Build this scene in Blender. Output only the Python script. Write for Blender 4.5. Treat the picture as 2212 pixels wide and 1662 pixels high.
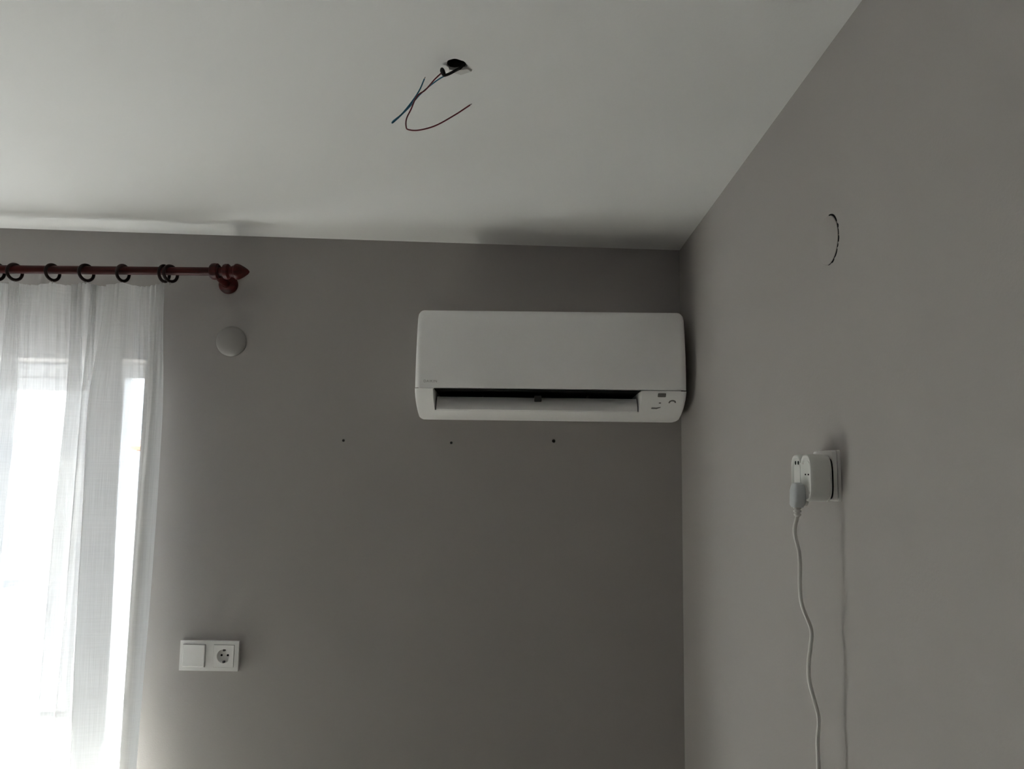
import bpy, bmesh, math, random
from mathutils import Vector, Matrix
for o in list(bpy.data.objects): bpy.data.objects.remove(o)
random.seed(4)
SC = bpy.context.scene
COL = SC.collection
PI = math.pi

# ---------------------------------------------------------------- camera, world, sun, exposure
cd = bpy.data.cameras.new('camera'); cam = bpy.data.objects.new('camera', cd); COL.objects.link(cam)
cd.sensor_fit = 'HORIZONTAL'; cd.sensor_width = 36.0; cd.lens = 1663.0 / 2212.0 * 36.0
cd.clip_start = 0.02; cd.clip_end = 500
psi, th, rho = 0.01281, 0.10766, 0.0135          # yaw to the left, pitch up, slight roll of the hand-held phone
Fw = Vector((-math.sin(psi) * math.cos(th), math.cos(psi) * math.cos(th), math.sin(th)))
r0 = Vector((math.cos(psi), math.sin(psi), 0)); u0 = r0.cross(Fw)
Rt = r0 * math.cos(rho) + u0 * math.sin(rho); Up = u0 * math.cos(rho) - r0 * math.sin(rho)
M = Matrix((Rt, Up, -Fw)).transposed().to_4x4(); M.translation = (0, 0, 1.84)
cam.matrix_world = M
SC.camera = cam

W = bpy.data.worlds.new('sky'); SC.world = W; W.use_nodes = True
bg = W.node_tree.nodes['Background']
bg.inputs[0].default_value = (0.85, 0.92, 1.06, 1); bg.inputs[1].default_value = 4.4
ld = bpy.data.lights.new('sun', 'SUN'); ld.energy = 200.0; ld.angle = 0.01; ld.color = (1.0, 0.97, 0.94)
sun = bpy.data.objects.new('sun', ld); COL.objects.link(sun)
sun.rotation_euler = Vector((0.03, -0.60, -0.80)).to_track_quat('-Z', 'Y').to_euler()   # high, over the street, striking the floor just inside the balcony door
sun.location = (-3, -6, 9)

vs = SC.view_settings
vs.view_transform = 'Standard'; vs.look = 'None'; vs.gamma = 1.0; vs.use_curve_mapping = False
vs.exposure = 0.78
SC.cycles.max_bounces = 12; SC.cycles.diffuse_bounces = 8; SC.cycles.transparent_max_bounces = 24
SC.cycles.sample_clamp_indirect = 12.0

# ---------------------------------------------------------------- materials
def mat(name, col, rough=0.6, spec=0.5, metal=0.0, noise=0.0, nscale=8.0, bump=0.0, bscale=180.0, coat=0.0):
    m = bpy.data.materials.new(name); m.use_nodes = True
    nt = m.node_tree; b = nt.nodes['Principled BSDF']
    b.inputs['Base Color'].default_value = (*col, 1); b.inputs['Roughness'].default_value = rough
    b.inputs['Specular IOR Level'].default_value = spec; b.inputs['Metallic'].default_value = metal
    b.inputs['Coat Weight'].default_value = coat
    tc = nt.nodes.new('ShaderNodeTexCoord')
    if noise:
        n = nt.nodes.new('ShaderNodeTexNoise'); n.inputs['Scale'].default_value = nscale; n.inputs['Detail'].default_value = 4
        nt.links.new(tc.outputs['Object'], n.inputs['Vector'])
        r = nt.nodes.new('ShaderNodeMapRange'); r.inputs[3].default_value = 1 - noise; r.inputs[4].default_value = 1 + noise
        nt.links.new(n.outputs['Fac'], r.inputs[0])
        v = nt.nodes.new('ShaderNodeVectorMath'); v.operation = 'SCALE'; v.inputs[0].default_value = col
        nt.links.new(r.outputs[0], v.inputs['Scale']); nt.links.new(v.outputs[0], b.inputs['Base Color'])
    if bump:
        n2 = nt.nodes.new('ShaderNodeTexNoise'); n2.inputs['Scale'].default_value = bscale; n2.inputs['Detail'].default_value = 2
        nt.links.new(tc.outputs['Object'], n2.inputs['Vector'])
        bp = nt.nodes.new('ShaderNodeBump'); bp.inputs['Strength'].default_value = bump; bp.inputs['Distance'].default_value = 0.002
        nt.links.new(n2.outputs['Fac'], bp.inputs['Height']); nt.links.new(bp.outputs[0], b.inputs['Normal'])
    return m

PAINT = (0.350, 0.330, 0.311)
m_wall = mat('greige_wall_paint', PAINT, 0.85, 0.25, noise=0.03, nscale=2.5, bump=0.12, bscale=220)
m_ceil = mat('white_ceiling_paint', (0.68, 0.676, 0.664), 0.9, 0.2, noise=0.02, nscale=2.0, bump=0.1, bscale=200)
m_floor = mat('pale_laminate', (0.29, 0.28, 0.262), 0.45, 0.4, noise=0.25, nscale=5)
m_white = mat('white_plastic', (0.74, 0.73, 0.71), 0.35, 0.5)
m_ac = mat('satin_white_plastic', (0.90, 0.895, 0.885), 0.42, 0.45)
m_adapt = mat('glossy_white_plastic', (0.66, 0.66, 0.63), 0.3, 0.5)
m_plug = mat('grey_white_rubber', (0.46, 0.48, 0.49), 0.45, 0.4)
m_pvc = mat('white_window_pvc', (0.78, 0.79, 0.80), 0.3, 0.5)
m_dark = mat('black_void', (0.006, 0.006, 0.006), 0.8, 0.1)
m_clip2 = mat('dusty_plug_plastic', (0.12, 0.115, 0.105), 0.8, 0.2)
m_bore = mat('dark_bore', (0.03, 0.028, 0.026), 0.9, 0.1)  # dark colour of the open plug bores
m_ink = mat('grey_print', (0.14, 0.135, 0.13), 0.5, 0.3)
m_logo = mat('pale_grey_print', (0.36, 0.35, 0.34), 0.4, 0.4)
m_clip = mat('dark_grey_plastic', (0.05, 0.05, 0.05), 0.5, 0.3)
m_metal = mat('dull_metal', (0.30, 0.29, 0.27), 0.4, 0.5, metal=0.9)
m_cover = mat('painted_cover', (0.300, 0.285, 0.268), 0.5, 0.4, noise=0.02)
m_plaster = mat('shaded_plaster', (0.07, 0.068, 0.065), 0.95, 0.1, noise=0.2, nscale=60, bump=0.4, bscale=150)  # plaster darkened in colour for the shade inside the ceiling hole
m_flake = mat('pale_plaster', (0.52, 0.51, 0.49), 0.95, 0.1, noise=0.15, nscale=80, bump=0.4, bscale=150)
m_red = mat('dark_red_insulation', (0.16, 0.012, 0.025), 0.4, 0.5)
m_blue = mat('blue_insulation', (0.02, 0.15, 0.26), 0.4, 0.5)
m_tape = mat('black_tape', (0.010, 0.009, 0.009), 0.5, 0.3)
m_cord = mat('white_flex', (0.58, 0.57, 0.54), 0.45, 0.4)
def wood():
    m = mat('mahogany_stained_wood', (0.07, 0.008, 0.006), 0.5, 0.18)
    nt = m.node_tree; b = nt.nodes['Principled BSDF']
    tc = nt.nodes.new('ShaderNodeTexCoord'); mp = nt.nodes.new('ShaderNodeMapping'); mp.inputs['Scale'].default_value = (6, 90, 90)
    n = nt.nodes.new('ShaderNodeTexNoise'); n.inputs['Scale'].default_value = 1.0; n.inputs['Detail'].default_value = 5
    cr = nt.nodes.new('ShaderNodeValToRGB'); cr.color_ramp.elements[0].position = 0.3; cr.color_ramp.elements[1].position = 0.75
    cr.color_ramp.elements[0].color = (0.016, 0.0014, 0.0010, 1); cr.color_ramp.elements[1].color = (0.060, 0.0032, 0.0020, 1)
    nt.links.new(tc.outputs['Object'], mp.inputs[0]); nt.links.new(mp.outputs[0], n.inputs['Vector'])
    nt.links.new(n.outputs['Fac'], cr.inputs[0]); nt.links.new(cr.outputs[0], b.inputs['Base Color'])
    return m
m_wood = wood()
m_ring = mat('backlit_ring_wood', (0.013, 0.004, 0.003), 0.5, 0.25, noise=0.2, nscale=40)  # pole wood made darker, backlit look of the rings put into the colour
def glass():
    m = bpy.data.materials.new('window_glass'); m.use_nodes = True; nt = m.node_tree; nt.nodes.clear()
    o = nt.nodes.new('ShaderNodeOutputMaterial'); mx = nt.nodes.new('ShaderNodeMixShader')
    t = nt.nodes.new('ShaderNodeBsdfTransparent'); t.inputs[0].default_value = (0.93, 0.96, 0.95, 1)
    g = nt.nodes.new('ShaderNodeBsdfGlossy'); g.inputs['Roughness'].default_value = 0.02
    mx.inputs[0].default_value = 0.05
    nt.links.new(t.outputs[0], mx.inputs[1]); nt.links.new(g.outputs[0], mx.inputs[2]); nt.links.new(mx.outputs[0], o.inputs[0])
    return m
m_glass = glass()
def sheer(name, open_lo, open_hi):
    """thin woven voile: open between the threads (transparent), threads scatter light both ways"""
    m = bpy.data.materials.new(name); m.use_nodes = True; nt = m.node_tree; nt.nodes.clear()
    o = nt.nodes.new('ShaderNodeOutputMaterial')
    t = nt.nodes.new('ShaderNodeBsdfTransparent')
    d = nt.nodes.new('ShaderNodeBsdfDiffuse'); d.inputs[0].default_value = (0.88, 0.87, 0.86, 1)
    l = nt.nodes.new('ShaderNodeBsdfTranslucent'); l.inputs[0].default_value = (0.86, 0.87, 0.88, 1)
    m1 = nt.nodes.new('ShaderNodeMixShader'); m1.inputs[0].default_value = 0.26
    nt.links.new(d.outputs[0], m1.inputs[1]); nt.links.new(l.outputs[0], m1.inputs[2])
    uv = nt.nodes.new('ShaderNodeUVMap')
    mp = nt.nodes.new('ShaderNodeMapping'); mp.inputs['Scale'].default_value = (420, 6, 1)
    n = nt.nodes.new('ShaderNodeTexNoise'); n.inputs['Scale'].default_value = 1.0; n.inputs['Detail'].default_value = 3
    mp2 = nt.nodes.new('ShaderNodeMapping'); mp2.inputs['Scale'].default_value = (9, 380, 1)
    n2 = nt.nodes.new('ShaderNodeTexNoise'); n2.inputs['Scale'].default_value = 1.0; n2.inputs['Detail'].default_value = 2
    nt.links.new(uv.outputs[0], mp.inputs[0]); nt.links.new(uv.outputs[0], mp2.inputs[0])
    nt.links.new(mp.outputs[0], n.inputs['Vector']); nt.links.new(mp2.outputs[0], n2.inputs['Vector'])
    a = nt.nodes.new('ShaderNodeMath'); a.operation = 'ADD'
    a.operation = 'MULTIPLY_ADD'; a.inputs[1].default_value = 0.4; nt.links.new(n2.outputs['Fac'], a.inputs[0]); nt.links.new(n.outputs['Fac'], a.inputs[2])
    r = nt.nodes.new('ShaderNodeMapRange'); r.inputs[1].default_value = 0.4; r.inputs[2].default_value = 1.0
    r.inputs[3].default_value = open_lo; r.inputs[4].default_value = open_hi
    nt.links.new(a.outputs[0], r.inputs[0])
    m2 = nt.nodes.new('ShaderNodeMixShader')
    nt.links.new(r.outputs[0], m2.inputs[0]); nt.links.new(m1.outputs[0], m2.inputs[1]); nt.links.new(t.outputs[0], m2.inputs[2])
    nt.links.new(m2.outputs[0], o.inputs[0])
    return m
m_sheer = sheer('white_voile', 0.25, 0.43)
m_hem = sheer('white_voile_folded', 0.18, 0.34)

# ---------------------------------------------------------------- mesh helpers
def link(name, bm, m, parent=None, smooth=None):
    me = bpy.data.meshes.new(name); bmesh.ops.recalc_face_normals(bm, faces=bm.faces); bm.to_mesh(me); bm.free()
    if smooth is not None:
        for p in me.polygons: p.use_smooth = True
        me.set_sharp_from_angle(angle=math.radians(smooth))
    o = bpy.data.objects.new(name, me); COL.objects.link(o)
    if m: me.materials.append(m)
    if parent: o.parent = parent
    return o
def tag(o, label=None, cat=None, group=None, kind=None):
    if label: o['label'] = label
    if cat: o['category'] = cat
    if group: o['group'] = group
    if kind: o['kind'] = kind
    return o
def thing(name, label, cat, loc=(0, 0, 0), rot=(0, 0, 0), group=None):
    o = bpy.data.objects.new(name, None); COL.objects.link(o); o.location = loc; o.rotation_euler = rot
    o.empty_display_size = 0.02
    return tag(o, label, cat, group)
def box(bm, x0, x1, y0, y1, z0, z1, bev=0.0, seg=2):
    t = bmesh.new()
    vs = [t.verts.new(p) for p in ((x0,y0,z0),(x1,y0,z0),(x1,y1,z0),(x0,y1,z0),(x0,y0,z1),(x1,y0,z1),(x1,y1,z1),(x0,y1,z1))]
    for f in ((0,3,2,1),(4,5,6,7),(0,1,5,4),(1,2,6,5),(2,3,7,6),(3,0,4,7)): t.faces.new([vs[i] for i in f])
    if bev: bmesh.ops.bevel(t, geom=t.edges[:], offset=bev, segments=seg, profile=0.5, affect='EDGES')
    merge(bm, t)
def merge(bm, t, mx=None):
    if mx is not None: bmesh.ops.transform(t, matrix=mx, verts=t.verts)
    me = bpy.data.meshes.new('tmp'); t.to_mesh(me); t.free(); bm.from_mesh(me); bpy.data.meshes.remove(me)
def catmull(P, n=8):
    P = [Vector(p) for p in P]; out = []
    for i in range(len(P) - 1):
        a = P[i-1] if i else P[0] * 2 - P[1]; b, c = P[i], P[i+1]; d = P[i+2] if i + 2 < len(P) else P[-1] * 2 - P[-2]
        for k in range(n):
            t = k / n
            out.append(0.5 * ((2*b) + (c-a)*t + (2*a-5*b+4*c-d)*t*t + (3*b-a-3*c+d)*t**3))
    out.append(P[-1]); return out
def tube(bm, P, r, seg=8, cap=True):
    """swept round section along points P; r a number or a list"""
    rings = []; nrm = None
    for i, p in enumerate(P):
        t = ((P[i+1] if i + 1 < len(P) else p) - (P[i-1] if i else p)).normalized()
        if nrm is None: nrm = t.orthogonal().normalized()
        nrm = (nrm - t * nrm.dot(t)).normalized(); bn = t.cross(nrm)
        rr = r[i] if isinstance(r, (list, tuple)) else r
        rings.append([bm.verts.new(p + (nrm * math.cos(2*PI*k/seg) + bn * math.sin(2*PI*k/seg)) * rr) for k in range(seg)])
    for a, b in zip(rings, rings[1:]):
        for k in range(seg): bm.faces.new((a[k], a[(k+1) % seg], b[(k+1) % seg], b[k]))
    if cap: bm.faces.new(rings[0][::-1]); bm.faces.new(rings[-1])
def lathe(bm, prof, axis='z', seg=32, loc=(0, 0, 0)):
    """prof: list of (radius, height); revolved about the axis through loc"""
    L = Vector(loc); rings = []
    for r, h in prof:
        if r < 1e-6: rings.append([bm.verts.new(L + ax(axis, 0, 0, h))]); continue
        rings.append([bm.verts.new(L + ax(axis, r*math.cos(2*PI*k/seg), r*math.sin(2*PI*k/seg), h)) for k in range(seg)])
    for a, b in zip(rings, rings[1:]):
        for k in range(seg):
            j = (k + 1) % seg
            if len(a) == 1 and len(b) == 1: continue
            if len(a) == 1: bm.faces.new((a[0], b[j], b[k]))
            elif len(b) == 1: bm.faces.new((a[k], a[j], b[0]))
            else: bm.faces.new((a[k], a[j], b[j], b[k]))
def ax(axis, a, b, h):
    return Vector((a, b, h)) if axis == 'z' else Vector((h, a, b)) if axis == 'x' else Vector((a, h, b))
def loft(bm, prof, stations):
    """closed profile [(d,z)] swept along x; stations [(x, fn)] with fn mapping (d,z)->(d,z); capped; d measured from the wall"""
    rings = []
    for x, fn in stations:
        rings.append([bm.verts.new((x, -q[0], q[1])) for q in (fn(*p) for p in prof)])
    n = len(prof)
    for a, b in zip(rings, rings[1:]):
        for k in range(n): bm.faces.new((a[k], a[(k+1) % n], b[(k+1) % n], b[k]))
    bm.faces.new(rings[0][::-1]); bm.faces.new(rings[-1])
def prism(bm, outline, h0, h1, axis='y'):
    """extruded outline [(a,b)] between h0 and h1 along axis"""
    A = [bm.verts.new(ax(axis, a, b, h0)) for a, b in outline]; B = [bm.verts.new(ax(axis, a, b, h1)) for a, b in outline]
    n = len(outline)
    for k in range(n): bm.faces.new((A[k], A[(k+1) % n], B[(k+1) % n], B[k]))
    bm.faces.new(A[::-1]); bm.faces.new(B)
def torus(bm, R, r, seg=40, ms=10, mx=None):
    t = bmesh.new(); rings = []
    for i in range(seg):
        a = 2*PI*i/seg
        rings.append([t.verts.new((r*math.sin(2*PI*k/ms), (R + r*math.cos(2*PI*k/ms))*math.cos(a), (R + r*math.cos(2*PI*k/ms))*math.sin(a))) for k in range(ms)])
    for i in range(seg):
        a, b = rings[i], rings[(i+1) % seg]
        for k in range(ms): t.faces.new((a[k], a[(k+1) % ms], b[(k+1) % ms], b[k]))
    merge(bm, t, mx)
def rrect(w, h, r, n=6):
    out = []
    for cx, cy, a0 in ((w/2-r, h/2-r, 0), (-w/2+r, h/2-r, 90), (-w/2+r, -h/2+r, 180), (w/2-r, -h/2+r, 270)):
        for k in range(n + 1):
            a = math.radians(a0 + 90*k/n); out.append((cx + r*math.cos(a), cy + r*math.sin(a)))
    return out
def holed_plate(bm, w, h, r_hole, y_front, y_back, seg=48, depth=None, cx=0, cz=0):
    """square plate in the xz plane with a round hole whose wall runs back to `depth`"""
    outer = []
    for k in range(seg):
        a = 2*PI*k/seg; c, s = math.cos(a), math.sin(a); q = min(w/2/abs(c) if abs(c) > 1e-6 else 9, h/2/abs(s) if abs(s) > 1e-6 else 9)
        outer.append((c*q, s*q))
    inner = [(cx + r_hole*math.cos(2*PI*k/seg), cz + r_hole*math.sin(2*PI*k/seg)) for k in range(seg)]
    # make corners exact
    best = {}
    for sx in (-1, 1):
        for sz in (-1, 1):
            i = min(range(seg), key=lambda k: (outer[k][0]-sx*w/2)**2 + (outer[k][1]-sz*h/2)**2); outer[i] = (sx*w/2, sz*h/2)
    O = [bm.verts.new((x, y_front, z)) for x, z in outer]; I = [bm.verts.new((x, y_front, z)) for x, z in inner]
    OB = [bm.verts.new((x, y_back, z)) for x, z in outer]; ID = [bm.verts.new((x, depth, z)) for x, z in inner]
    for k in range(seg):
        j = (k+1) % seg
        bm.faces.new((O[k], O[j], I[j], I[k])); bm.faces.new((O[k], OB[k], OB[j], O[j])); bm.faces.new((I[k], I[j], ID[j], ID[k]))
    return ID

# ---------------------------------------------------------------- room shell
XW, YW = 0.4977, 2.4                     # faces of the right wall and of the window wall
XL, YF = -3.05, -2.1                     # left wall and the wall behind the camera
def zc(x): return 2.5364 + (XW - x) * 0.02347   # the ceiling runs slightly out of level
WX0, WX1, WZ0, WZ1 = -2.42, -1.190, 0.03, 2.165     # window opening

bm = bmesh.new(); box(bm, XL - .25, XW + .25, YF - .25, YW + .25, -0.2, 0.0)
tag(link('floor', bm, m_floor), 'pale laminate floor of the empty room', kind='structure')

# back wall with the opening
bm = bmesh.new()
T0, T1 = YW, YW + 0.25
def seg_wall(x0, x1, z0, z1=None):
    vs = []
    for y in (T0, T1):
        for x in (x0, x1):
            vs.append(bm.verts.new((x, y, z0))); vs.append(bm.verts.new((x, y, zc(x) + 0.004 if z1 is None else z1)))
    a = vs
    for f in ((0,2,3,1),(4,5,7,6),(0,1,5,4),(2,6,7,3),(0,4,6,2),(1,3,7,5)): bm.faces.new([a[i] for i in f])
seg_wall(XL - .25, WX0, 0); seg_wall(WX1, XW + .25, 0); seg_wall(WX0, WX1, WZ1); seg_wall(WX0, WX1, 0, WZ0)
tag(link('wall_back', bm, m_wall), 'greige painted wall with the window and air conditioner', kind='structure')
bm = bmesh.new()
box(bm, XW, XW + .25, YF - .25, YW, 0, 2.545)
tag(link('wall_right', bm, m_wall), 'greige painted side wall with the socket', kind='structure')
bm = bmesh.new(); box(bm, XL - .25, XL, YF - .25, YW, 0, zc(XL))
tag(link('wall_left', bm, m_wall), 'greige painted wall beside the window', kind='structure')
bm = bmesh.new(); box(bm, XL, XW, YF - .25, YF, 0, 2.545)
tag(link('wall_front', bm, m_wall), 'greige painted wall opposite the window', kind='structure')

# ceiling with a real round hole for the lamp outlet
HX, HY, HR = -0.123, 1.297, 0.0182
bm = bmesh.new()
x0, x1, y0, y1 = XL - .25, XW + .25, YF - .25, YW + .25
SEG = 48; inn, out = [], []
for k in range(SEG):
    a = 2*PI*k/SEG + PI/SEG; c, s = math.cos(a), math.sin(a)
    rr = HR * (1 + 0.05 * math.sin(3*a + 1) + 0.03 * math.sin(7*a))
    inn.append((HX + rr*c, HY + rr*s))
    q = min(((x1 - HX) if c > 0 else (x0 - HX)) / c, ((y1 - HY) if s > 0 else (y0 - HY)) / s); out.append((HX + q*c, HY + q*s))
for cx, cy in ((x0,y0),(x0,y1),(x1,y0),(x1,y1)):
    i = min(range(SEG), key=lambda k: abs(math.atan2(out[k][1]-HY, out[k][0]-HX) - math.atan2(cy-HY, cx-HX))); out[i] = (cx, cy)
I = [bm.verts.new((x, y, zc(x))) for x, y in inn]; O = [bm.verts.new((x, y, zc(x))) for x, y in out]
I2 = [bm.verts.new((x, y, zc(x) + 0.2)) for x, y in inn]; O2 = [bm.verts.new((x, y, zc(x) + 0.2)) for x, y in out]
for k in range(SEG):
    j = (k+1) % SEG
    bm.faces.new((I[k], I[j], O[j], O[k])); bm.faces.new((I2[k], O2[k], O2[j], I2[j]))
    bm.faces.new((I[k], I2[k], I2[j], I[j])); bm.faces.new((O[k], O[j], O2[j], O2[k]))
tag(link('ceiling', bm, m_ceil), 'white painted ceiling with a bare lamp outlet', kind='structure')

# ---------------------------------------------------------------- window: balcony door leaf and a narrow side light
win = bpy.data.objects.new('window_1', None); COL.objects.link(win); win.location = (0, 0, 0)
tag(win, 'white framed balcony window behind the sheer curtain', kind='structure')
FY0, FY1 = 2.52, 2.59
bm = bmesh.new()
box(bm, WX0, WX0 + .06, FY0, FY1, WZ0, WZ1, .003); box(bm, WX1 - .045, WX1, FY0, FY1, WZ0, WZ1, .003)
box(bm, WX0 + .06, WX1 - .045, FY0, FY1, 2.117, WZ1, .003); box(bm, WX0 + .06, WX1 - .045, FY0, FY1, WZ0, WZ0 + .06, .003)
link('frame', bm, m_pvc, win)
bm = bmesh.new(); box(bm, -1.375, -1.315, FY0 - .002, FY1, WZ0 + .06, 2.117, .003); link('mullion', bm, m_pvc, win)
sash = bmesh.new()
sx0, sx1, sz0, sz1 = WX0 + .062, -1.377, WZ0 + .062, 2.115
box(sash, sx0, sx0 + .065, FY0 - .012, FY1 - .01, sz0, sz1, .004); box(sash, sx1 - .055, sx1, FY0 - .012, FY1 - .01, sz0, sz1, .004)
box(sash, sx0 + .065, sx1 - .055, FY0 - .012, FY1 - .01, 2.07, sz1, .004); box(sash, sx0 + .065, sx1 - .055, FY0 - .012, FY1 - .01, sz0, sz0 + .09, .004)
s = link('door_leaf', sash, m_pvc, win)
bm = bmesh.new(); box(bm, sx0 + .06, sx1 - .05, 2.55, 2.556, sz0 + .085, 2.075); link('pane', bm, m_glass, s)
bm = bmesh.new(); box(bm, sx1 - .040, sx1 - .015, FY0 - .022, FY0 - .012, 1.0, 1.12, .003); box(bm, sx1 - .10, sx1 - .018, FY0 - .058, FY0 - .045, 1.05, 1.07, .004)
box(bm, sx1 - .036, sx1 - .02, FY0 - .058, FY0 - .02, 1.05, 1.07, .003); link('handle', bm, m_metal, s)
bm = bmesh.new(); box(bm, -1.315, WX1 - .045, 2.55, 2.556, 0.905, 2.117); link('pane', bm, m_glass, win)
bm = bmesh.new(); box(bm, -1.315, WX1 - .045, FY0, FY1, WZ0 + .06, 0.905, .003); link('side_panel', bm, m_pvc, win)
bm = bmesh.new(); box(bm, -1.315, WX1, 2.405, FY0, 0.87, 0.90, .004); link('sill', bm, m_pvc, win)

# ---------------------------------------------------------------- outside: bright street
bm = bmesh.new(); box(bm, XL - 1, XW + 1, 2.66, 3.50, 2.50, 2.64)  # slab added out of view to limit sun and sky on the window
tag(link('sun_blocker_1', bm, m_ceil), 'added unseen slab outside above the window, keeping sun off the upper curtain', kind='structure')
m_pave = mat('grey_asphalt', (0.09, 0.09, 0.096), 0.9, 0.1, noise=0.1, nscale=1.5)
m_render = mat('pale_render', (0.66, 0.65, 0.62), 0.9, 0.1, noise=0.04, nscale=0.6)
m_ochre = mat('ochre_render', (0.56, 0.42, 0.30), 0.9, 0.1, noise=0.15, nscale=2)
m_tile = mat('terracotta_tiles', (0.42, 0.14, 0.07), 0.8, 0.2, noise=0.2, nscale=6)
m_pane = mat('dark_house_glass', (0.16, 0.20, 0.24), 0.15, 0.6)
bm = bmesh.new(); box(bm, -60, 40, 2.66, 90, -3.4, -3.2)
tag(link('ground_outside', bm, m_pave), 'grey asphalt street below the window', kind='structure')
def house(name, label, cx, cy, w, d, z0, z1, wall, roof, rows, cols, rotz=0.0):
    h = thing(name, label, 'building', (cx, cy, z0), (0, 0, rotz))
    H = z1 - z0
    bm = bmesh.new(); box(bm, -w/2, w/2, 0, d, 0, H); link('wall', bm, wall, h)
    bm = bmesh.new(); o = 0.4
    P = [(-w/2 - o, -o), (w/2 + o, -o), (w/2 + o, d + o), (-w/2 - o, d + o)]
    A = [bm.verts.new((x, y, H + .005)) for x, y in P]; B = [bm.verts.new((x, y, H + .2)) for x, y in P]
    R1, R2 = bm.verts.new((-w/2 + d*.45, d/2, H + d*.28)), bm.verts.new((w/2 - d*.45, d/2, H + d*.28))
    bm.faces.new(A[::-1])
    for k in range(4): bm.faces.new((A[k], A[(k+1) % 4], B[(k+1) % 4], B[k]))
    bm.faces.new((B[0], B[1], R2, R1)); bm.faces.new((B[1], B[2], R2)); bm.faces.new((B[2], B[3], R1, R2)); bm.faces.new((B[3], B[0], R1))
    link('roof', bm, roof, h)
    for r in range(rows):
        for c in range(cols):
            x = -w/2 + w * (c + .5) / cols; z = H * (r + .5) / rows
            bm = bmesh.new()
            for a in ((-.62, -.54, -.75, .75), (.54, .62, -.75, .75), (-.54, .54, .67, .75), (-.54, .54, -.75, -.67), (-.04, .04, -.67, .67)):
                box(bm, x + a[0], x + a[1], -.06, -.002, z + a[2], z + a[3])
            wf = link('window', bm, m_pvc, h)
            bm = bmesh.new(); box(bm, x - .54, x + .54, -.03, -.002, z - .67, z + .67); link('pane', bm, m_pane, wf)
    return h
house('apartment_building', 'pale rendered apartment block across the street behind the voile', -29, 32, 17, 9, -3.2, 7.4, m_render, m_tile, 3, 5, 0.15)
house('small_house', 'ochre house with a terracotta roof seen beside the window mullion', -24.3, 45, 3.2, 6, -3.2, 2.6, m_ochre, m_tile, 2, 2, 0.45)
# ---------------------------------------------------------------- curtain pole, bracket, rings
RZ, RY = 2.4212, 2.28
rod = thing('curtain_rod', 'dark mahogany wooden curtain pole with a turned pointed finial', 'curtain rod', (-0.93, RY, RZ))
bm = bmesh.new(); lathe(bm, [(0, -1.55), (.0127, -1.55), (.0127, .012), (0, .012)], 'x', 28); link('pole', bm, m_wood, rod, 40)
bm = bmesh.new()
lathe(bm, [(0,.012),(.0145,.012),(.0145,.018),(.0215,.021),(.0235,.026),(.0235,.034),(.020,.038),(.0165,.040),(.0165,.046),(.019,.050),(.019,.053),(.0235,.057),(.0245,.062),(.022,.070),(.015,.083),(.008,.093),(.003,.0975),(0,.098)], 'x', 32)
fin = link('finial', bm, m_wood, rod, 35)
f2 = fin.copy(); COL.objects.link(f2); f2.parent = rod; f2.rotation_euler = (0, 0, PI); f2.location = (-1.538, 0, 0)

br = thing('curtain_bracket', 'dark turned wooden bracket with round rosette carrying the curtain pole', 'bracket', (-0.938, YW, 2.408))
bm = bmesh.new(); lathe(bm, [(0,0),(.029,0),(.0305,-.006),(.0295,-.013),(.025,-.019),(.019,-.023),(.0155,-.027),(0,-.027)], 'y', 32); link('rosette', bm, m_wood, br, 40)
bm = bmesh.new(); tube(bm, catmull([(0,-.025,0), (0.001,-.05,0), (.001,-.075,.004), (.001,-.098,.010)], 5), [.0125]*8 + [.013]*8, 16); link('arm', bm, m_wood, br, 50)
bm = bmesh.new()   # cup ring around the pole
lathe(bm, [(.0128,-.011),(.020,-.013),(.0245,-.008),(.0255,0),(.0245,.009),(.020,.013),(.0128,.011),(.0128,-.011)], 'x', 32, (.0015, -.12, RZ - 2.408)); link('cup', bm, m_wood, br, 40)
br2 = br.copy(); COL.objects.link(br2); br2.location.x = -2.462; br2['label'] = 'dark turned wooden bracket carrying the far window-side end of the curtain pole'
for ch in list(br.children):
    c = ch.copy(); COL.objects.link(c); c.parent = br2
br['group'] = br2['group'] = 'brackets of the curtain pole'

ring_px = [(-1.6046, 17, 'dark wooden curtain ring cut by the picture edge, leftmost on the pole'),
           (-1.5505, 22, 'dark wooden curtain ring over the left end of the visible curtain heading'),
           (-1.4339, 19, 'dark wooden curtain ring, third from the left on the pole'),
           (-1.3302, 26, 'dark wooden curtain ring, fourth from the left, turned most open'),
           (-1.2181, 18, 'dark wooden curtain ring, fifth from the left, standing alone'),
           (-1.0920, 12, 'dark wooden curtain ring, left one of the overlapping pair at the curtain corner'),
           (-1.0722, 28, 'dark wooden curtain ring nearest the finial, right one of the overlapping pair')]
for x_, nth in zip((-1.72, -1.84, -1.96, -2.08, -2.2, -2.32, -2.43), ('eighth', 'ninth', 'tenth', 'eleventh', 'twelfth', 'thirteenth', 'fourteenth and last')):
    ring_px.append((x_, random.uniform(12, 26), 'dark wooden curtain ring, %s counted from the finial above the round cover' % nth))
bm = bmesh.new(); torus(bm, .0240, .0048, 44, 12); ring_me = None
bm2 = bmesh.new(); torus(bm2, .0032, .0009, 16, 6, Matrix.Translation((0, 0, -.0308)) @ Matrix.Rotation(PI/2, 4, 'Z'))
for i, (x, yaw, lab) in enumerate(ring_px):
    t = thing('curtain_ring', lab, 'curtain ring', (x, RY, RZ - .0083), (math.radians(random.uniform(-3, 3)), math.radians(random.uniform(-5, 3)), -math.radians(yaw)), 'wooden rings on the curtain pole')
    if i == 0:
        a = link('ring', bm, m_ring, t, 60); b = link('eyelet', bm2, m_metal, t, 60)
    else:
        for src in (a, b):
            c = src.copy(); COL.objects.link(c); c.parent = t

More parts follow.
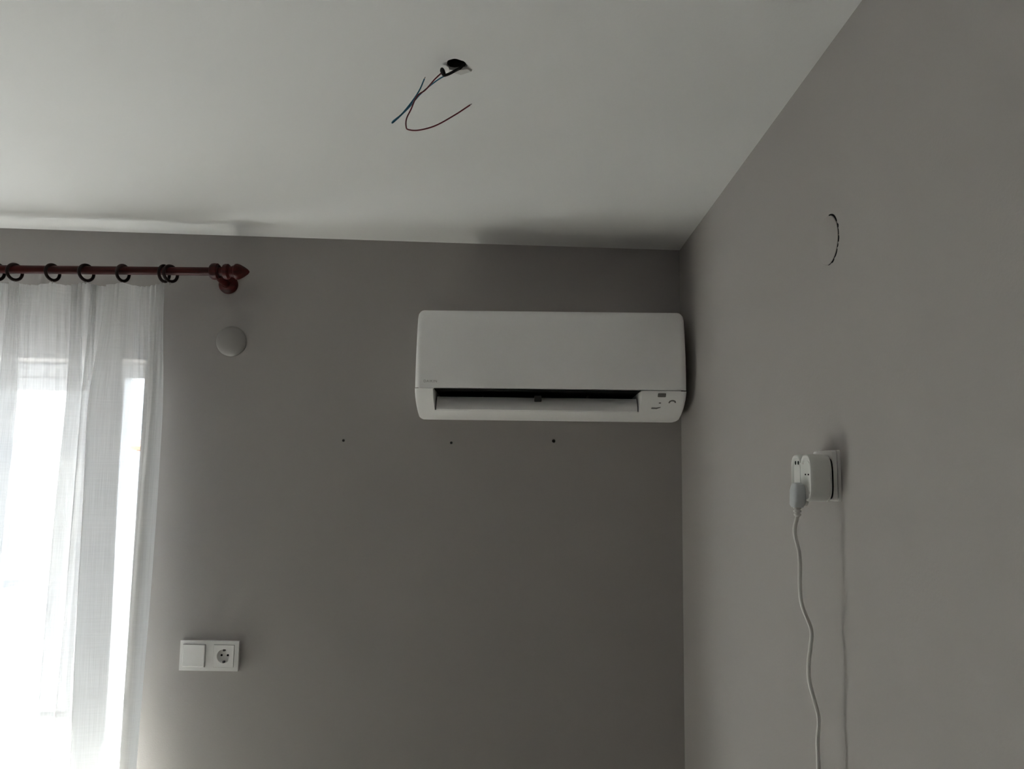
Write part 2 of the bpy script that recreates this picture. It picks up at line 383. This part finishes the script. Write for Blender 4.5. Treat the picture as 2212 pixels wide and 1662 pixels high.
# ---------------------------------------------------------------- sheer curtain
# one point per fold: x at the heading, x at 0.4 m below, x at 1.4 m below, depth of the fold (towards the room is positive)
folds = [(-1.0867,-1.0685,-1.0791,0), (-1.1108,-1.099,-1.1082,.012), (-1.1419,-1.1295,-1.1413,-.008), (-1.1815,-1.1629,-1.1704,.01),
 (-1.262,-1.2823,-1.2525,.03), (-1.222,-1.190,-1.1783,0), (-1.274,-1.2879,-1.2565,-.03), (-1.304,-1.3032,-1.3161,.02),
 (-1.297,-1.2893,-1.2803,0), (-1.316,-1.3046,-1.3188,-.02), (-1.372,-1.356,-1.3705,.015), (-1.338,-1.315,-1.327,0), (-1.380,-1.360,-1.374,-.012), (-1.4295,-1.4187,-1.4196,-.01),
 (-1.4933,-1.4744,-1.4727,.01), (-1.525,-1.5106,-1.5125,0), (-1.560,-1.551,-1.5657,.025), (-1.536,-1.5134,-1.5192,0), (-1.574,-1.558,-1.5723,-.02)]
x = -1.62; s = 1
while x > -2.42:
    folds.append((x, x + .01*s, x + .02*s, .02*s)); x -= random.uniform(.035, .06); s = -s
NU = 8; ZT, ZM, ZB = 2.3835, 1.975, 0.98
keys = [catmull([(f[k], f[3], 0) for f in folds], NU) for k in range(3)]
ncol = len(keys[0])
arc = [0.0]
for i in range(1, ncol): arc.append(arc[-1] + (keys[1][i] - keys[1][i-1]).length)
zs = [ZT - .0, ZT - .004, ZT - .03, ZT - .06] + [ZT - .06 - (ZT - .06 - .02) * k / 44 for k in range(1, 45)]
def curtain_point(i, z):
    a, b, c = (k[i] for k in keys)
    if z > ZM: t = (ZT - z) / (ZT - ZM); t2 = t*t*(3 - 2*t); x = a.x*(1-t2) + b.x*t2; amp = .25 + .75*t2
    else: t = (ZM - z) / (ZM - ZB); x = b.x + (c.x - b.x) * t; amp = 1 + .1*t
    y = RY - b.y * amp - .006 * math.sin(i * 1.7) * (1 - min(1, (ZT - z) / .5))
    x += .0025 * math.sin(z * 5 + i * .35)
    sag = 0
    if z > ZT - .3:
        for u0_, u1_ in zip(hang, hang[1:]):
            if u1_ <= a.x <= u0_:
                w = (u0_ - a.x) / (u0_ - u1_); sag = min(.012, (u0_ - u1_) * .09) * math.sin(PI * w) * max(0, 1 - (ZT - z) / .3)
    return Vector((x, y, z - sag))
hang = [-1.0867, -1.0922, -1.2181, -1.3302, -1.4339, -1.5505, -1.6046] + [-1.72, -1.84, -1.96, -2.08, -2.2, -2.32, -2.43, -2.6]
bm = bmesh.new(); uvl = bm.loops.layers.uv.new('UVMap')
grid = [[bm.verts.new(curtain_point(i, z)) for z in zs] for i in range(ncol)]
for i in range(ncol - 1):
    for j in range(len(zs) - 1):
        f = bm.faces.new((grid[i][j], grid[i+1][j], grid[i+1][j+1], grid[i][j+1])); f.smooth = True
        for lp, (ii, jj) in zip(f.loops, ((i,j),(i+1,j),(i+1,j+1),(i,j+1))): lp[uvl].uv = (arc[ii], zs[jj])
cur = thing('sheer_curtain', 'white translucent voile curtain hanging in soft folds before the window', 'curtain', (-1.6, RY, 0.02))
def plain(name, bm, m, parent):
    me = bpy.data.meshes.new(name); bm.to_mesh(me); bm.free(); me.materials.append(m)
    o = bpy.data.objects.new(name, me); COL.objects.link(o); o.parent = parent; o.matrix_parent_inverse = Matrix.Translation(-Vector(parent.location)); return o
plain('voile', bm, m_sheer, cur)
bm = bmesh.new(); uvl = bm.loops.layers.uv.new('UVMap')      # the turned-back side hem
rows = []
for z in zs:
    rows.append([bm.verts.new(curtain_point(i, z) + Vector((0, -.0012, 0))) for i in range(0, 15)])
for j in range(len(zs) - 1):
    for i in range(14):
        f = bm.faces.new((rows[j][i], rows[j][i+1], rows[j+1][i+1], rows[j+1][i])); f.smooth = True
        for lp, (ii, jj) in zip(f.loops, ((i,j),(i+1,j),(i+1,j+1),(i,j+1))): lp[uvl].uv = (arc[ii] + 3, zs[jj])
plain('side_hem', bm, m_hem, cur)
bm = bmesh.new(); uvl = bm.loops.layers.uv.new('UVMap')      # heading tape behind the top edge
for i in range(ncol - 1):
    q = [curtain_point(i, zs[0]), curtain_point(i+1, zs[0]), curtain_point(i+1, zs[3]), curtain_point(i, zs[3])]
    f = bm.faces.new([bm.verts.new(p + Vector((0, .0012, -.001))) for p in q]); f.smooth = True
    for lp, uvv in zip(f.loops, ((arc[i], 0), (arc[i+1], 0), (arc[i+1], .06), (arc[i], .06))): lp[uvl].uv = uvv
bmesh.ops.remove_doubles(bm, verts=bm.verts, dist=1e-6)
plain('heading_tape', bm, m_hem, cur)

# ---------------------------------------------------------------- air conditioner
AX0, AX1 = -0.3065, 0.4705; OX0, OX1 = -0.2545, 0.3434
ac = thing('air_conditioner', 'white wall-mounted split air conditioner with half-open louver in the corner', 'air conditioner', (0, YW, 0))
front = [(.150,2.300),(.168,2.2985),(.180,2.293),(.187,2.283),(.192,2.262),(.198,2.232),(.204,2.195),(.209,2.155),(.212,2.115),(.2125,2.085),(.212,2.0655)]
low = [(.2110,2.0628),(.2065,2.052),(.1975,2.040),(.1840,2.028),(.1660,2.016),(.1450,2.0055),(.1220,1.9960),(.0980,1.9885),(.06,1.986),(0.0,1.986)]
def ends(xa, xb, top=True):
    st = []
    for e in (0, .0008, .0025, .006, .011, .017):
        k = math.sqrt(max(0, 1 - (1 - e/.017)**2)); dd = (1 - k) * .010; dz = (1 - k) * .016 if top else 0
        st.append((e, dd, dz))
    def fn(dd, dz):
        def g(d, z):
            w = max(0, min(1, (z - 2.24) / .06)); return (d - dd * min(1, d/.1), z - dz * w)
        return g
    out = [(xa + e, fn(dd, dz)) for e, dd, dz in st]
    out += [(xa + (xb - xa) * k, fn(0, 0)) for k in (.25, .5, .75)]
    return out + [(xb - e, fn(dd, dz)) for e, dd, dz in st[::-1]]
def one_side(xa, xb, left):
    full = ends(AX0, AX1, False)
    return full
# body: rear casing, two cheeks and the lower lip around the outlet
bm = bmesh.new()
loft(bm, [(.001,2.299),(.148,2.299),(.148,2.066),(.001,2.066)], ends(AX0 + .001, AX1 - .001))
def cheek(xa, xb, round_left):
    prof = [(.001,2.0628)] + low
    prof[-1] = (.001, 1.986)
    st = []
    idf = lambda d, z: (d, z)
    rs = []
    for e in (0, .0008, .0025, .006, .011, .017):
        k = math.sqrt(max(0, 1 - (1 - e/.017)**2)); dd = (1 - k) * (.003 if round_left else .006)
        rs.append((e, (lambda dd: lambda d, z: (d - dd * min(1, d/.1), z + dd * .2 * max(0, min(1, (2.02 - z)/.03))))(dd)))
    st = [(xa + e, f) for e, f in rs] + [(xb, idf)] if round_left else [(xa, idf)] + [(xb - e, f) for e, f in rs[::-1]]
    loft(bm, prof, st)
cheek(AX0, OX0, True); cheek(OX1, AX1, False)
lip = [(.001,1.994)] + [(d, z) for d, z in low if z < 2.008]; lip[-1] = (.001, 1.986)
loft(bm, [(.001,1.996),(.110,1.9995),(.130,2.004),(.1440,2.0075)] + lip[1:], [(OX0, lambda d, z: (d, z)), (OX1, lambda d, z: (d, z))])
link('body', bm, m_ac, ac, 35)
bm = bmesh.new()
inner = [(d - .004, z) for d, z in front[::-1]]
inner = [(.209,2.0655)] + [(d - .004, min(z, 2.2955)) for d, z in front[::-1][1:]]
loft(bm, front + inner, ends(AX0, AX1))
link('front_panel', bm, m_ac, ac, 35)
bm = bmesh.new()   # outlet throat, coloured black to deepen the shade inside
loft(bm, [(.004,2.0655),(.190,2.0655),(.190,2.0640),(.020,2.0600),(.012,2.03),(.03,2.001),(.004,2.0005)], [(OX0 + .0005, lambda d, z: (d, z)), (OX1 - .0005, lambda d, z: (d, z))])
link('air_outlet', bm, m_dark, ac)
bm = bmesh.new()   # swing flap, tipped open
fl = [(.1475,2.0085),(.1470,2.0140),(.1435,2.024),(.1375,2.034),(.1300,2.0425),(.1230,2.0475)]
loft(bm, fl + [(d - .003, z - .003) for d, z in fl[::-1]], [(OX0 + .004, lambda d, z: (d, z)), (OX1 - .004, lambda d, z: (d, z))])
flap = link('louver', bm, m_ac, ac, 40)
bm = bmesh.new(); box(bm, .0375, .0585, -.150, -.128, 2.0340, 2.0520, .002); tag(link('louver_catch', bm, m_clip, ac), 'dark centre catch')
for xx in (-.12, .20):
    bm = bmesh.new(); box(bm, xx - .003, xx + .003, -.118, -.05, 2.010, 2.058, .001); link('guide_vane', bm, m_clip, ac)
def surf(z):
    P = low
    for (d0, z0), (d1, z1) in zip(P, P[1:]):
        if z1 <= z <= z0: return d1 + (d0 - d1) * (z - z1) / (z0 - z1)
    return .2115
def decal(name, m, pts, zoff=.0012, label=None):
    """thin printed mark lying on the cheek: outline of (x,z) points"""
    bm = bmesh.new()
    A = [bm.verts.new((x, -surf(z) - zoff, z)) for x, z in pts]; B = [bm.verts.new((x, -surf(z) + .001, z)) for x, z in pts]
    n = len(pts)
    for k in range(n): bm.faces.new((A[k], A[(k+1) % n], B[(k+1) % n], B[k]))
    bm.faces.new(A); bm.faces.new(B[::-1])
    o = link(name, bm, m, ac)
    if label: o['label'] = label
def rr2(cx, cz, w, h, r): return [(cx + a, cz + b) for a, b in rrect(w, h, r, 3)]
decal('display_window', m_ink, rr2(.4005, 2.0515, .023, .0105, .002), label='small dark display window')
decal('indicator_dot', m_ink, rr2(.398, 2.0305, .006, .003, .0012))
decal('printed_label', m_ink, [(.376,2.0155),(.392,2.0150),(.402,2.0185),(.403,2.0205),(.390,2.0185),(.377,2.0185)])
arcp = []
for k in range(13): a = math.radians(200 - 210*k/12); arcp.append((.433 + .0105*math.cos(a), 2.0325 + .0065*math.sin(a)))
for k in range(13): a = math.radians(-10 + 210*k/12); arcp.append((.433 + .0065*math.cos(a), 2.0322 + .0032*math.sin(a)))
decal('printed_emblem', m_ink, arcp, label='dark curved emblem')
fc = bpy.data.curves.new('lettering', 'FONT'); fc.body = 'DAIKIN'; fc.size = .0105; fc.extrude = .0002; fc.align_x = 'LEFT'; fc.space_character = 1.15
tmp = bpy.data.objects.new('tmp_text', fc); COL.objects.link(tmp)
dg = bpy.context.evaluated_depsgraph_get(); me = bpy.data.meshes.new_from_object(tmp.evaluated_get(dg)); bpy.data.objects.remove(tmp)
me.name = 'lettering'; lo = bpy.data.objects.new('lettering', me); COL.objects.link(lo); me.materials.clear(); me.materials.append(m_logo)
lo.parent = ac; lo.location = (-.2815, -.2128, 2.0800); lo.rotation_euler = (PI/2, 0, 0); lo['label'] = 'pale grey maker lettering'

# ---------------------------------------------------------------- round covers
cv = thing('junction_box_cover', 'round domed junction box cover below the curtain pole finial', 'wall cover', (-.921, YW, 2.2257))
bm = bmesh.new(); lathe(bm, [(0,0),(.0475,0),(.0478,-.003),(.0465,-.0075),(.040,-.0125),(.030,-.0170),(.018,-.0198),(0,-.0210)], 'y', 56); link('dome', bm, m_cover, cv, 60)
bm = bmesh.new(); lathe(bm, [(.0478,-.0002),(.0495,-.0002),(.0495,-.0022),(.0478,-.0022),(.0478,-.0002)], 'y', 56); link('rim', bm, m_cover, cv, 60)

pc = thing('painted_box_cover', 'round wall-coloured cover with a dark open seam, high on the side wall', 'wall cover', (XW, 1.2297, 2.2155))
bm = bmesh.new(); lathe(bm, [(0,0),(.0395,0),(.0400,-.0006),(.0398,-.0014),(.038,-.002),(0,-.0022)], 'x', 56); link('disc', bm, m_wall, pc, 60)
bm = bmesh.new()   # cracked paint seam on the near side, uneven and broken
def arc_piece(a0, a1, w):
    n = 8; A = []; B = []; C = []; D = []
    for k in range(n + 1):
        a = math.radians(a0 + (a1 - a0)*k/n); ww = w * (.4 + .6*math.sin(PI*(k + .5)/(n + 1)))
        for L, rr, xx in ((A, .0402, -.0008), (B, .0402 + ww, -.0008), (C, .0402 + ww, 0), (D, .0402, 0)):
            L.append(bm.verts.new((xx, -rr*math.cos(a), rr*math.sin(a))))
    for k in range(n):
        for P, Q in ((A, B), (B, C), (C, D), (D, A)): bm.faces.new((P[k], P[k+1], Q[k+1], Q[k]))
    bm.faces.new((A[0], B[0], C[0], D[0])); bm.faces.new((A[n], B[n], C[n], D[n]))
for a0, a1, w in ((82, 32, .0030), (24, 14, .0026), (11, -3, .0005), (-5, -19, .0021), (-23, -31, .0014), (-35, -58, .0020), (-60, -76, .0026), (-79, -95, .0008)): arc_piece(a0, a1, w)
tag(link('paint_seam', bm, m_dark, pc), 'dark broken seam line')

# three old fixings under the unit
for x, z, r, lab in ((-.554, 1.9173, .0044, 'small dark open wall plug farthest left below the air conditioner'),
                     (-.2171, 1.9145, .0043, 'small dark open wall plug under the lettered end of the air conditioner'),
                     (.1012, 1.9244, .0058, 'largest dark open wall plug, under the middle of the air conditioner')):
    t = thing('wall_plug', lab, 'wall plug', (x, YW, z), group='old wall plugs below the air conditioner')
    bm = bmesh.new(); lathe(bm, [(r, 0), (r*1.02, -.0012), (r*.8, -.0016), (r*.72, -.0012), (r*.72, 0), (r, 0)], 'y', 18); link('collar', bm, m_clip2, t, 40)
    bm = bmesh.new(); lathe(bm, [(0, 0), (r*.72, 0), (r*.72, -.0005), (0, -.0005)], 'y', 18); link('bore', bm, m_bore, t, 40)

# ---------------------------------------------------------------- switch and socket in one frame
sp = thing('switch_socket_plate', 'white double frame with a rocker switch and an earthed socket beside the curtain', 'wall switch', (-.935, YW, 1.262))
fw, fh = .1785, .0880
bm = bmesh.new()     # frame with two square openings
for (a, b, c, d) in ((-fw/2, -.0805, -fh/2, fh/2), (-.0110, .0130, -fh/2, fh/2), (.0760, fw/2, -fh/2, fh/2), (-.0805, -.0110, .0335, fh/2), (-.0805, -.0110, -fh/2, -.0335), (.0130, .0760, .0335, fh/2), (.0130, .0760, -fh/2, -.0335)):
    box(bm, a, b, -.0095, 0, c, d)
bmesh.ops.remove_doubles(bm, verts=bm.verts, dist=1e-5)
o = link('frame', bm, m_white, sp)
bm = bmesh.new()
box(bm, -.0795, -.0125, -.0125, -.003, -.0325, .0325, .0018)
for v in bm.verts:
    if v.co.y < -.008: v.co.y -= .0018 * (v.co.x + .0795) / .067 - .0006
link('rocker', bm, m_white, sp)
bm = bmesh.new()
ID = holed_plate(bm, .0610, .0650, .0205, -.0110, -.002, 48, -.0012)
bm.faces.new(ID)
bmesh.ops.translate(bm, vec=(.0445, 0, 0), verts=bm.verts)
si = link('socket_insert', bm, m_white, sp, 40)
for sx in (-.0095, .0095):
    bm = bmesh.new(); lathe(bm, [(0, -.0012), (.0032, -.0012), (.0032, -.0019), (0, -.0019)], 'y', 16, (.0445 + sx, 0, .001)); link('pin_hole', bm, m_dark, si)
for sz in (-1, 1):
    bm = bmesh.new(); box(bm, .0445 - .0028, .0445 + .0028, -.0114, -.0014, sz*.0172 - .0028, sz*.0172 + .0028, .0006); link('earth_clip', bm, m_clip, si)

# ---------------------------------------------------------------- socket, adapter and plug on the side wall
ws = thing('wall_socket', 'white single socket plate pulled slightly off the side wall', 'wall socket', (XW, 1.25, 1.8345), (0, math.radians(0), 0))
bm = bmesh.new()
prism(bm, rrect(.080, .080, .005, 4), 0, -.0045, 'x')
link('back_plate', bm, m_white, ws, 40)
bm = bmesh.new(); prism(bm, rrect(.0780, .0770, .005, 4), -.0058, -.0125, 'x'); fr = link('frame', bm, m_white, ws, 40)
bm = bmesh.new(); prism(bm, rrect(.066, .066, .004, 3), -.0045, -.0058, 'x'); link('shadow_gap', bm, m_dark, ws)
ad = thing('plug_adapter', 'bulky white twin-outlet plug adapter pushed into the side wall socket', 'adapter', (XW - .0125, 1.2478, 1.8305), (0, math.radians(0), 0))
def lobes(s, n=14):
    """outline of two side-by-side upright rounded lobes (y, z), scaled about each lobe by s metres"""
    hw, hh = .0235 - s, .0375 - s; out = []
    for cy, a0, a1 in ((-.0235, 0, 360), (.0235, 0, 360)): pass
    def lob(cy, angs): return [(cy + hw*math.copysign(abs(math.cos(a))**.75, math.cos(a)), hh*math.copysign(abs(math.sin(a))**.6, math.sin(a))) for a in angs]
    A = [math.radians(90 + 28 - 0 + 1*0)] 
    up = lob(.0215, [math.radians(150 - k*(300)/(2*n)) for k in range(2*n + 1)])
    dn = lob(-.0215, [math.radians(330 - k*(300)/(2*n)) for k in range(2*n + 1)])
    return up + dn
bm = bmesh.new()
stn = [(-.0034, .0030), (-.0045, .0012), (-.006, .0008), (-.0065, .0022), (-.0085, .0022), (-.009, .0006), (-.030, 0), (-.0345, .0006), (-.0365, .0018), (-.037, .0032), (-.0362, .0045), (-.0335, .0060)]
rings = [[bm.verts.new((x, a, b)) for a, b in lobes(s)] for x, s in stn]
for P, Q in zip(rings, rings[1:]):
    n = len(P)
    for k in range(n): bm.faces.new((P[k], P[(k+1) % n], Q[(k+1) % n], Q[k]))
bm.faces.new(rings[0]); bm.faces.new(rings[-1][::-1])
link('body', bm, m_adapt, ad, 35)
bm = bmesh.new(); prism(bm, [(a_, b_ - .001) for a_, b_ in lobes(.0055)], 0, -.0034, 'x'); tag(link('rear_shade_gap', bm, m_dark, ad), 'black filler painted as the shaded gap behind the adapter')  # black prism stands for the shade between adapter and plate
for cy, hz in ((.0215, .0235), (-.0215, .0050)):
    fb = bmesh.new(); prism(fb, [(cy + a, b) for a, b in rrect(.026, .052, .012, 6)], -.0333, -.0342, 'x'); fo = link('outlet_face', fb, m_adapt, ad, 40)
    for s in (-1, 1):
        b = bmesh.new(); prism(b, [(cy + s*.0062 + .0026*math.cos(2*PI*k/14), hz + (.0032 if cy > 0 else .0013)*math.sin(2*PI*k/14)) for k in range(14)], -.0340, -.0347, 'x'); link('pin_hole', b, m_dark, fo)

pg = thing('power_plug', 'grey-white flat mains plug with a long wavy white cord hanging down', 'power plug', (XW - .0465, 1.2400, 1.8000))
bm = bmesh.new()      # flat tapered plug body, wide at the adapter, drawn in to the cord
secs = [(.0225, .0080, .0045), (.0200, .0135, .0075), (.010, .0160, .0100), (-.004, .0160, .0105), (-.012, .0135, .0098), (-.0165, .0085, .0080)]
rings = []
for z, hw, hd in secs:
    rings.append([bm.verts.new((-.0105 - (.0 if z > -.01 else .0015) + hd*math.copysign(abs(math.cos(a))**.6, math.cos(a)), hw*math.copysign(abs(math.sin(a))**.6, math.sin(a)), z)) for a in [2*PI*k/24 for k in range(24)]])
for P, Q in zip(rings, rings[1:]):
    for k in range(24): bm.faces.new((P[k], P[(k+1) % 24], Q[(k+1) % 24], Q[k]))
bm.faces.new(rings[0]); bm.faces.new(rings[-1][::-1]); link('plug_body', bm, m_plug, pg, 40)
bm = bmesh.new(); prism(bm, [(a*1.0, b + .003) for a, b in rrect(.0300, .033, .010, 6)], .0012, -.0030, 'x'); link('flange', bm, m_adapt, pg, 40)
bm = bmesh.new()
lathe(bm, [(0,-.0160),(.0062,-.0160),(.0062,-.0185),(.0044,-.0190),(.0044,-.0205),(.0060,-.0210),(.0060,-.0240),(.0042,-.0245),(.0042,-.0260),(.0056,-.0265),(.0054,-.0290),(.0034,-.0310),(0,-.0310)], 'z', 18, (-.0120, 0, 0)); link('strain_relief', bm, m_cord, pg, 40)
cp = [(.4335,1.7720),(.4340,1.7447),(.4407,1.7088),(.4401,1.6589),(.443,1.6306),(.4557,1.5956),(.4543,1.571),(.4507,1.5466),(.4506,1.5188),(.457,1.4913),(.4639,1.4605),(.4609,1.4297),(.4611,1.3876),(.458,1.33),(.462,1.25),(.459,1.1),(.462,.9),(.46,.6),(.462,.3),(.455,.12)]
pts = [(.4392,0,1.7710)] ; pts = [(x - (XW - .0465), 0, z - 1.80) for x, z in cp]
pts[0] = (-.0120, 0, -.0295)
pts += [(-.01, -.004, 1.0*(-1.80) + .045), (-.02, -.03, -1.80 + .008), (-.045, -.09, -1.80 + .0045), (-.05, -.2, -1.80 + .0045), (-.02, -.32, -1.80 + .0045)]
bm = bmesh.new(); tube(bm, catmull(pts, 7), .0031, 10); link('cord', bm, m_cord, pg, 80)

# ---------------------------------------------------------------- ceiling lamp outlet with loose wires
zh = zc(HX)
lb = thing('ceiling_box', 'open round lamp outlet in the ceiling with crumbling grey plaster', 'ceiling outlet', (HX, HY, zh))
bm = bmesh.new()
lathe(bm, [(.0168,.002),(.0164,.010),(.0160,.018),(.0150,.026),(.0172,.026),(.0172,.002),(.0168,.002)], 'z', 40)
for v in bm.verts:
    v.co.x *= 1 + random.uniform(-.03, .005); v.co.y *= 1 + random.uniform(-.03, .005)
link('plaster_ring', bm, m_plaster, lb, 60)
bm = bmesh.new(); lathe(bm, [(0,.020),(.0158,.020),(.0158,.024),(0,.024)], 'z', 32); tag(link('cavity_shade_disc', bm, m_dark, lb), 'black disc standing in for the shade inside the outlet')  # black disc painted for the shade deep in the hole
bm = bmesh.new()      # broken plaster flake hanging at the far rim
fo = [(-.015,.006),(-.004,.010),(.008,.007),(.020,.009),(.027,.016),(.019,.023),(.006,.026),(-.008,.022),(-.017,.015)]
A = [bm.verts.new((x, y, -.0005 + random.uniform(-.001, .0004))) for x, y in fo]; B = [bm.verts.new((x*.92 + .0005, y*.92 + .001, -.0045 + random.uniform(-.0025, .001))) for x, y in fo]
for k in range(9): bm.faces.new((A[k], A[(k+1) % 9], B[(k+1) % 9], B[k]))
bm.faces.new(A[::-1]); bm.faces.new(B); link('plaster_flake', bm, m_flake, lb, 50)
bm = bmesh.new()
tube(bm, catmull([(.014,.004,.016), (.010,-.004,-.006), (-.001,-.004,-.0135), (-.013,-.001,-.0185), (-.0215,.002,-.0200)], 4), .0025, 8)
tube(bm, catmull([(-.0262,.003,-.0055), (-.0245,.003,-.0120), (-.0215,.003,-.0195)], 4), [.0024,.0034,.0042,.0045,.0045,.0044,.0042,.0036,.0028], 10)
link('taped_joint', bm, m_tape, lb, 50)
def wire(name, label, pts, r, m, ys):
    t = thing(name, label, 'wire', (HX, HY, zh))
    P = catmull([(x - HX, y, z - zh) for (x, z), y in zip(pts, ys)], 8)
    bm = bmesh.new(); tube(bm, P, r, 8); link('insulation', bm, m, t, 80)
    d = (P[-1] - P[-2]).normalized()
    bm = bmesh.new(); tube(bm, [P[-1], P[-1] + d * .004], r * .55, 6); link('copper_tip', bm, m_metal, t)
wire('red_wire', 'thin dark red loose wire curling in a wide hook below the ceiling outlet',
     [(-0.1469, 2.5388), (-0.1605, 2.524), (-0.1764, 2.5023), (-0.1909, 2.4893), (-0.2001, 2.4652), (-0.2078, 2.4463), (-0.2082, 2.4318), (-0.204, 2.4267), (-0.1868, 2.4277), (-0.1584, 2.4373), (-0.1261, 2.4572), (-0.0979, 2.478)], .00125, m_red,
     [.003,.001,-.002,-.004,-.006,-.007,-.007,-.006,-.002,.001,.003,.005])
wire('blue_wire', 'thin blue loose wire bent back on itself below the ceiling outlet',
     [(-0.1426, 2.5337), (-0.1564, 2.5249), (-0.1725, 2.511), (-0.1886, 2.4945), (-0.2084, 2.4694), (-0.2323, 2.4444), (-0.2319, 2.4457), (-0.2164, 2.4599), (-0.1982, 2.4849), (-0.1872, 2.504), (-0.1795, 2.5239)], .00125, m_blue,
     [.006,.006,.005,.004,.004,.003,.0005,.001,.001,.001,.001])
